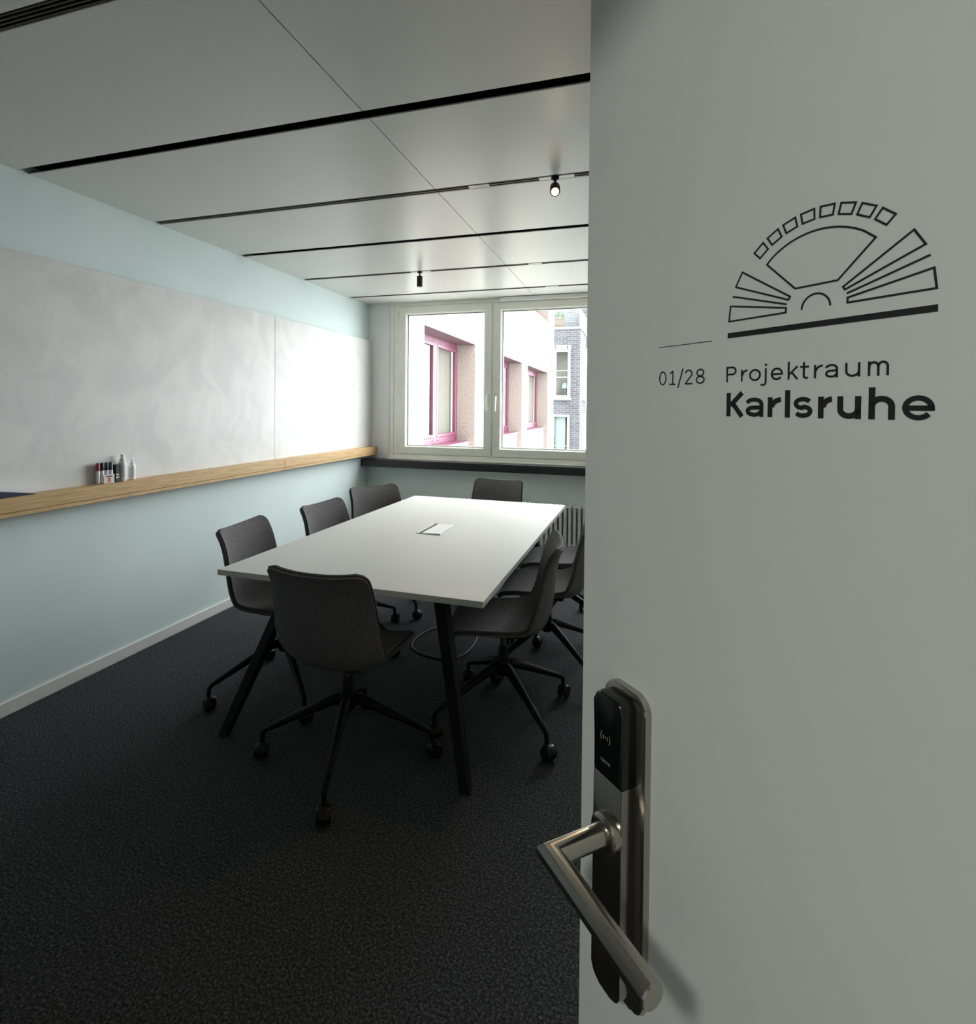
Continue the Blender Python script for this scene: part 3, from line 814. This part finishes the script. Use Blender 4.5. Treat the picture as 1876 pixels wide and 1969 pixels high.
def text(name, items, z0, xh, cap, sw, m, parent, h0=.0001, h1=.0004):
    bm = bmesh.new()
    for ch, s0, s1 in items:
        for pts, fl in glyph(ch, s1-s0, xh, cap, sw*.84 if (sw > .003 and ch in 'ase') else sw):
            w = sw
            if sw > .003 and ch in 'ase': w = sw*.84
            if fl == 2: w = sw*1.25
            if fl == 3: w = sw*1.02
            ribbon(bm, [(s0+x, z0+z) for x, z in pts], w, closed=(fl == 1), h0=h0, h1=h1)
    return obj(name, bm, m, parent)
text('reader_lettering', [('S', .0664, .0688), ('A', .0693, .0719), ('L', .0726, .0745), ('T', .0748, .0772), ('O', .0776, .0803)], 1.1408, .003, .003, .0005, 'reader_print', rd, h0, h0+.0001)
sign = []
text('room_number', [('0', .1134, .1219), ('1', .1255, .1322), ('/', .1345, .1410), ('2', .1437, .1518), ('8', .1556, .1652)] if False else
     [('0', .1130, .1222), ('1', .1258, .1330), ('/', .1355, .1424), ('2', .1442, .1527), ('8', .1565, .1660)], 1.5225, .0095, .0132, .00118, 'sign_black', door)
text('sign_lettering', [('P', .1880, .1975), ('r', .2018, .2075), ('o', .2092, .2193), ('j', .2193, .2242), ('e', .2277, .2373), ('k', .2412, .2492), ('t', .2506, .2569), ('r', .2607, .2668), ('a', .2685, .2770), ('u', .2817, .2911), ('m', .2958, .3080)] , 1.5228, .0095, .0127, .00140, 'sign_black', door)
text('sign_lettering', [('K', .1886, .2048), ('a', .2066, .2219), ('r', .2256, .2364), ('l', .2395, .2434), ('s', .2460, .2602), ('r', .2640, .2736), ('u', .2770, .2921), ('h', .2966, .3118), ('e', .3157, .3326)], 1.4946, .0152, .0192, .0038, 'sign_black', door)
# emblem: a fan of outlined wedges over a bar
bm = bmesh.new()
ribbon(bm, [(.1128, 1.5587), (.1725, 1.5587)], .0005)
ribbon(bm, [(.1887, 1.5613), (.3330, 1.5613)], .0042)
for pts in ([(.2015, 1.6110), (.2420, 1.5842), (.2408, 1.5820), (.1956, 1.6002)], [(.1910, 1.5853), (.2389, 1.5764), (.2387, 1.5729), (.1897, 1.5729)],
            [(.3201, 1.6110), (.2793, 1.5842), (.2805, 1.5821), (.3262, 1.6006)], [(.3307, 1.5855), (.2823, 1.5763), (.2823, 1.5730), (.3322, 1.5731)]):
    c = Vector((sum(p[0] for p in pts)/4, sum(p[1] for p in pts)/4)); ribbon(bm, pts, .00128, True)
ribbon(bm, [(.1930, 1.5929), (.2393, 1.5790)], .00128); ribbon(bm, [(.3287, 1.5935), (.2817, 1.5792)], .00128)
C0 = (.2609, 1.5729)
big = [(C0[0]+.0550*math.cos(R(a)), C0[1]+.0550*math.sin(R(a))) for a in range(134, 45, -6)]
ribbon(bm, [(.2457, 1.5894), (.2229, 1.6121)] + big[1:-1] + [(.2989, 1.6122), (.2757, 1.5894)], .00128, True)
ribbon(bm, [(C0[0]+.0101*math.cos(R(a)), C0[1]+.0101*math.sin(R(a))) for a in range(180, -1, -12)], .00128)
for k in range(8):
    a0 = 134 - k*11.45; a1 = a0 - 7.9
    if k in (7,): pass
    pts = [(C0[0]+r*math.cos(R(a)), C0[1]+r*math.sin(R(a))) for r, a in ((.0633, a0), (.0706, a0), (.0706, a1), (.0633, a1))]
    ribbon(bm, pts, .00128, True)
obj('sign_emblem', bm, 'sign_black', door)

# lever handle
hz = 1.0752; hs = .0790
lev = empty('door_handle', tuple(ft(hs, hz, 0))); lev.parent = door; lev['label'] = 'brushed steel L-shaped lever handle'
def lv(s, z, h): return ft(s, z, h) - ft(hs, hz, 0)
bm = bmesh.new(); tube(bm, [lv(hs, hz, BH-.002), lv(hs, hz, BH+.007), lv(hs, hz, BH+.009), lv(hs, hz, BH+.0095)], [.0185, .0185, .0165, .0115], 32); obj('rose', bm, 'brushed_steel', lev, smooth=True)
bm = bmesh.new()
r_ = .0108; HO = .094; LE = .2105
def capsule_ring(c, ax, bx_, r, n=28): return [bm.verts.new(c+ax*math.cos(2*PI*k/n)*r+bx_*math.sin(2*PI*k/n)*r) for k in range(n)]
# neck ring -> mitred elbow ring -> end ring
X_ = Vector((-1, 0, 0)); Y_ = Vector((0, 1, 0)); Z_ = Vector((0, 0, 1)); n_ = 28
hsv = 0
def nring(h): return [bm.verts.new(X_*math.cos(2*PI*k/n_)*r_ + Z_*math.sin(2*PI*k/n_)*r_ + Y_*h) for k in range(n_)]
def ering(s): return [bm.verts.new(Y_*(HO + math.cos(2*PI*k/n_)*r_) + Z_*math.sin(2*PI*k/n_)*r_ + X_*s) for k in range(n_)]
# elbow: the mitre plane, where offset along s equals offset along h
el = [bm.verts.new(X_*math.cos(2*PI*k/n_)*r_ + Y_*(HO+math.cos(2*PI*k/n_)*r_) + Z_*math.sin(2*PI*k/n_)*r_) for k in range(n_)]
# neck direction runs +h, lever runs +s: mirror so the outer corner is at -s,+h
for k, v in enumerate(el):
    c_ = math.cos(2*PI*k/n_)*r_; v.co = X_*c_ + Y_*(HO - c_) + Z_*math.sin(2*PI*k/n_)*r_
ra = nring(BH+.006)
rb = [bm.verts.new(Y_*(HO - math.cos(2*PI*k/n_)*r_) + Z_*math.sin(2*PI*k/n_)*r_ + X_*(LE-hs-.0012)) for k in range(n_)]
rc = [bm.verts.new(Y_*(HO - math.cos(2*PI*k/n_)*r_*.9) + Z_*math.sin(2*PI*k/n_)*r_*.9 + X_*(LE-hs)) for k in range(n_)]
for A_, B_ in ((ra, el), (el, rb), (rb, rc)):
    for k in range(n_): bm.faces.new((A_[k], A_[(k+1) % n_], B_[(k+1) % n_], B_[k]))
bm.faces.new(ra[::-1]); bm.faces.new(rc)
# note: door-local x decreases with s, so X_ = -x is the +s direction
lvo = obj('lever', bm, 'brushed_steel', lev, smooth=True); lvo.rotation_euler = (0, R(-3.0), 0)

# ------------------------------------------------------------------ outside: plaster wing with pink windows
XW = .06
wing = empty('plaster_wing', (XW, 6.0, 0), label='cream plaster building wing with deep pink-framed windows, seen through the glass', category='building')
wins = [(6.91, 9.33), (10.75, 13.38), (14.05, 17.35)]
Z0, ZT, SILL, STO = -3.5, 2.64, .90, 3.35
YE = 18.25
def Y(y): return y-6.0
bm = bmesh.new()
ys = [5.75+.02] + [v for w_ in wins for v in w_] + [YE]
for i in range(0, len(ys), 2): bx(bm, -.5, 0, Y(ys[i]), Y(ys[i+1]), Z0, 7.6)
for a, b in wins:
    bx(bm, -.5, -.003, Y(a), Y(b), ZT, SILL+STO-.02)       # spandrel between storeys
    bx(bm, -.5, -.003, Y(a), Y(b), ZT+STO, 7.6)
obj('wall', bm, 'cream_plaster', wing)
for a, b in wins:
    for dz in (0, STO):
        if dz: zz0 = SILL+STO
        else: zz0 = SILL
        if not dz: box('parapet', -.5, -.12, Y(a), Y(b), Z0, SILL-.03, 'cream_plaster', wing)
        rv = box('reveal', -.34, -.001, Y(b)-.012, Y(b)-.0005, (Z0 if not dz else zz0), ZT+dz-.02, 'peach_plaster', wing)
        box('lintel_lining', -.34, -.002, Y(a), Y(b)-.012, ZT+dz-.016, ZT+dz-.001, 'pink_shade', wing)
        box('sill', -.36, -.045, Y(a)+.01, Y(b)-.10, zz0-.03, zz0, 'pink_paint', wing, bev=.004)
        f = None
        fz0, fz1 = zz0, ZT+dz-.016
        midy = Y(a)+(b-a)*.54
        bm = bmesh.new()
        bx(bm, -.41, -.34, Y(a), Y(b)-.012, fz0, fz0+.10, .004); bx(bm, -.41, -.34, Y(a), Y(b)-.012, fz1-.09, fz1, .004)
        bx(bm, -.409, -.341, Y(b)-.06, Y(b)-.0125, fz0+.001, fz1-.001, .004); bx(bm, -.409, -.341, Y(a)+.001, Y(a)+.08, fz0+.001, fz1-.001, .004)
        bx(bm, -.408, -.338, midy-.06, midy+.06, fz0+.002, fz1-.002, .004)
        for yk in (midy-.12, midy+.12, Y(b)-.09): cyl(bm, (-.341, yk, fz0+.05), (-.330, yk, fz0+.05), .012, n=8)
        f = obj('window_frame', bm, 'pink_paint', wing)
        for (p, q_) in ((Y(a)+.08, midy-.06), (midy+.06, Y(b)-.06)):
            bm = bmesh.new()
            for ii_, (u0, u1, v0, v1) in enumerate(((p, q_, fz0+.10, fz0+.155), (p, q_, fz1-.14, fz1-.09), (p, p+.05, fz0+.1, fz1-.09), (q_-.05, q_, fz0+.1, fz1-.09))):
                e_ = .001 if ii_ > 1 else 0
                bx(bm, -.385+e_, -.332-e_, u0+e_, u1-e_, v0+e_, v1-e_, .004)
            obj('casement', bm, 'pink_paint', f)
            box('pane', -.372, -.366, p+.045, q_-.045, fz0+.15, fz1-.135, 'window_glass', f)
        # curtain and pale inner blind
        bm = bmesh.new(); n2 = 48; L = b-a
        front = [(-.448+.010*math.sin(k*1.3), Y(a)+.05+(L-.08)*k/n2) for k in range(n2+1)]
        prism(bm, front+[(x-.006, y) for x, y in front[::-1]], fz0+.02, fz1-.02)
        obj('curtain', bm, 'curtain_beige', wing)
        for yc in (midy+.14, Y(a)+.18):
            box('white_drape', -.436, -.416, yc, yc+.20, fz0+.02, fz1-.03, 'curtain_white', wing, bev=.01)
# small grey wall plate
box('wall_box', .0, .05, Y(10.02), Y(10.18), 2.02, 2.30, 'slat_grey', wing, bev=.005)
# down pipe at the corner
bm = bmesh.new(); cyl(bm, (.04, Y(18.05), Z0), (.04, Y(18.05), 7.4), .035, n=10); obj('downpipe', bm, 'bldg_white', wing, smooth=True)

# ---- dark brick building
BY = 20.0
bb = empty('brick_building', (0, BY, 0), label='dark grey brick building at the end of the courtyard with tall white windows', category='building')
bm = bmesh.new()
bx(bm, -5, -.16, 0, .60, Z0, 4.40); bx(bm, .455, .80, 0, .60, Z0, 4.40); bx(bm, -5, .80, .60, 2.35, Z0, 4.40)
for a, b in ((Z0, -2.15), (1.24, 1.90), (3.63, 4.40)): bx(bm, -.16, .455, 0, .60, a, b)
obj('wall', bm, 'dark_brick', bb)
box('coping', -5, .84, -.04, 2.39, 4.40, 4.47, 'bldg_white', bb)
def bwin(x0, x1, z0, z1, m_fr, inner, fwid=.10, box_top=True):
    bm = bmesh.new()
    bx(bm, x0, x1, -.06, .03, z0, z0+fwid, .004); bx(bm, x0, x1, -.06, .03, z1-fwid, z1, .004)
    bx(bm, x0+.0005, x0+fwid, -.059, .029, z0+.001, z1-.001, .004); bx(bm, x1-fwid, x1-.0005, -.059, .029, z0+.001, z1-.001, .004)
    f = obj('window_frame', bm, m_fr, bb)
    box('pane', x0+fwid, x1-fwid, -.030, -.024, z0+fwid, z1-fwid, 'window_glass', f)
    return f
def room_back(x0, x1, z0, z1, m): return box('room_interior', x0, x1, .57, .59, z0, z1, m, bb)
bwin(-.16, .46, 1.87, 3.66, 'bldg_white', None)
room_back(-.15, .45, 1.91, 3.62, 'interior_grey')
box('window_rail', -.06, .36, -.036, -.030, 2.62, 2.65, 'bldg_white', bb); box('window_rail', -.06, .36, -.036, -.030, 2.87, 2.885, 'interior_grey', bb)
aw = box('awning_box', -.17, .47, -.16, -.001, 3.66, 3.80, 'bldg_white', bb, bev=.006)
for x in (-.08, .36): box('bracket', x-.015, x+.015, -.175, -.161, 3.66, 3.79, 'black_matte', aw)
box('sill', -.24, .50, -.14, -.001, 1.80, 1.87, 'bldg_white', bb, bev=.006)
bwin(-.20, .45, -2.2, 1.27, 'cream_trim', None, .09)
room_back(-.15, .45, -2.14, 1.23, 'interior_grey')
bm = bmesh.new(); prev = None
for k in range(31):
    xx = -.11+.40*k/30; yy = .10+.012*math.sin(k*1.5)
    cur = (bm.verts.new((xx, yy, -2.1)), bm.verts.new((xx, yy, 1.17)))
    if prev: bm.faces.new((prev[0], cur[0], cur[1], prev[1]))
    prev = cur
obj('curtain', bm, 'curtain_teal', bb, smooth='all')
box('balcony_rail', -.14, .39, -.075, -.062, .10, .13, 'slat_grey', bb)
# windows in the flank
for z0, z1 in ((1.86, 3.72), (-2.2, 1.28)):
    box('flank_window', .79, .805, .95, 1.95, z0, z1, 'interior_grey', bb)
    box('flank_sill', .80, .87, .85, 2.05, z0-.06, z0, 'bldg_white', bb)
# roof terrace
for k in range(26):
    box('cladding_slat', -.9, .74, .60, .625, 4.50+k*.062, 4.542+k*.062, 'slat_grey', bb)
box('cladding_wall', -.9, .74, .626, .66, 4.47, 6.2, 'bldg_white', bb)
box('balustrade_glass', -.6, .76, .03, .04, 4.49, 5.10, 'window_glass', bb)
box('balustrade_rail', -.6, .80, .015, .055, 5.10, 5.14, 'bldg_white', bb)
bm = bmesh.new(); bx(bm, .76, .80, .05, 2.35, 4.47, 5.14); obj('balustrade_panel', bm, 'bldg_white', bb)
box('upper_storey', -5, .2, 3.2, 5, 4.4, 7.2, 'bldg_white', bb)
box('upper_brick', .35, .8, 3.4, 5, 4.2, 7.2, 'dark_brick', bb)
cr_ = empty('planter', (-.05, BY-.0, 4.47), label='slatted wooden planter with green plants on the brick building terrace', category='planter')
cr_.location = (-.02, BY+.20, 4.472)
for k in range(5): box('slat', -.30, .22, -.02, .0, .02+k*.075, .075+k*.075, 'wood_crate', cr_, bev=.004)
for x in (-.28, .18): box('post', x, x+.03, .001, .03, 0, .40, 'wood_crate', cr_)
bm = bmesh.new()
for k in range(90):
    a = random.random()*2*PI; x = random.uniform(-.27, .17); z = random.uniform(.36, .62); y = random.uniform(.0, .08)
    s = random.uniform(.02, .045); d = Vector((math.cos(a), .4, math.sin(a))).normalized()*s; e = Vector((-math.sin(a), .3, math.cos(a))).normalized()*s*.4
    c = Vector((x, y, z)); vs = [bm.verts.new(c+p) for p in (d, e, -d, -e)]; bm.faces.new(vs)
for k in range(8):
    x = -.25+k*.055; tube(bm, [(x, .03, .3), (x+.01, .03, .6)], .004, 4)
obj('foliage', bm, 'leaf_green', cr_, kind='stuff')
lp = empty('table_lamp', (.24, BY+.25, 1.95), label='pale blue lampshade behind the upper window of the brick building', category='lamp')
bm = bmesh.new(); tube(bm, [(0, 0, .26), (0, 0, .30), (0, 0, .42), (0, 0, .50)], [.04, .15, .12, .05], 16)
obj('lamp_shade', bm, 'lamp_blue', lp, smooth='all')
bm = bmesh.new(); tube(bm, [(-.02, 0, -.04), (0, 0, .28)], .010, 6)
obj('lamp_stem', bm, 'bldg_white', lp)

# next house behind and the courtyard ground
nb_ = empty('white_house', (0, 24, 0), label='white house wall standing behind the brick building at the right', category='building')
box('wall', .85, 2.4, 0, 1, Z0, 7, 'bldg_white', nb_)
bm = bmesh.new(); cyl(bm, (1.02, -.06, Z0), (1.02, -.06, 6.9), .04, n=8); obj('downpipe', bm, 'slat_grey', nb_)
box('ground', -30, 40, W+.34, 60, Z0-.2, Z0, 'ground_grey', kind='structure')
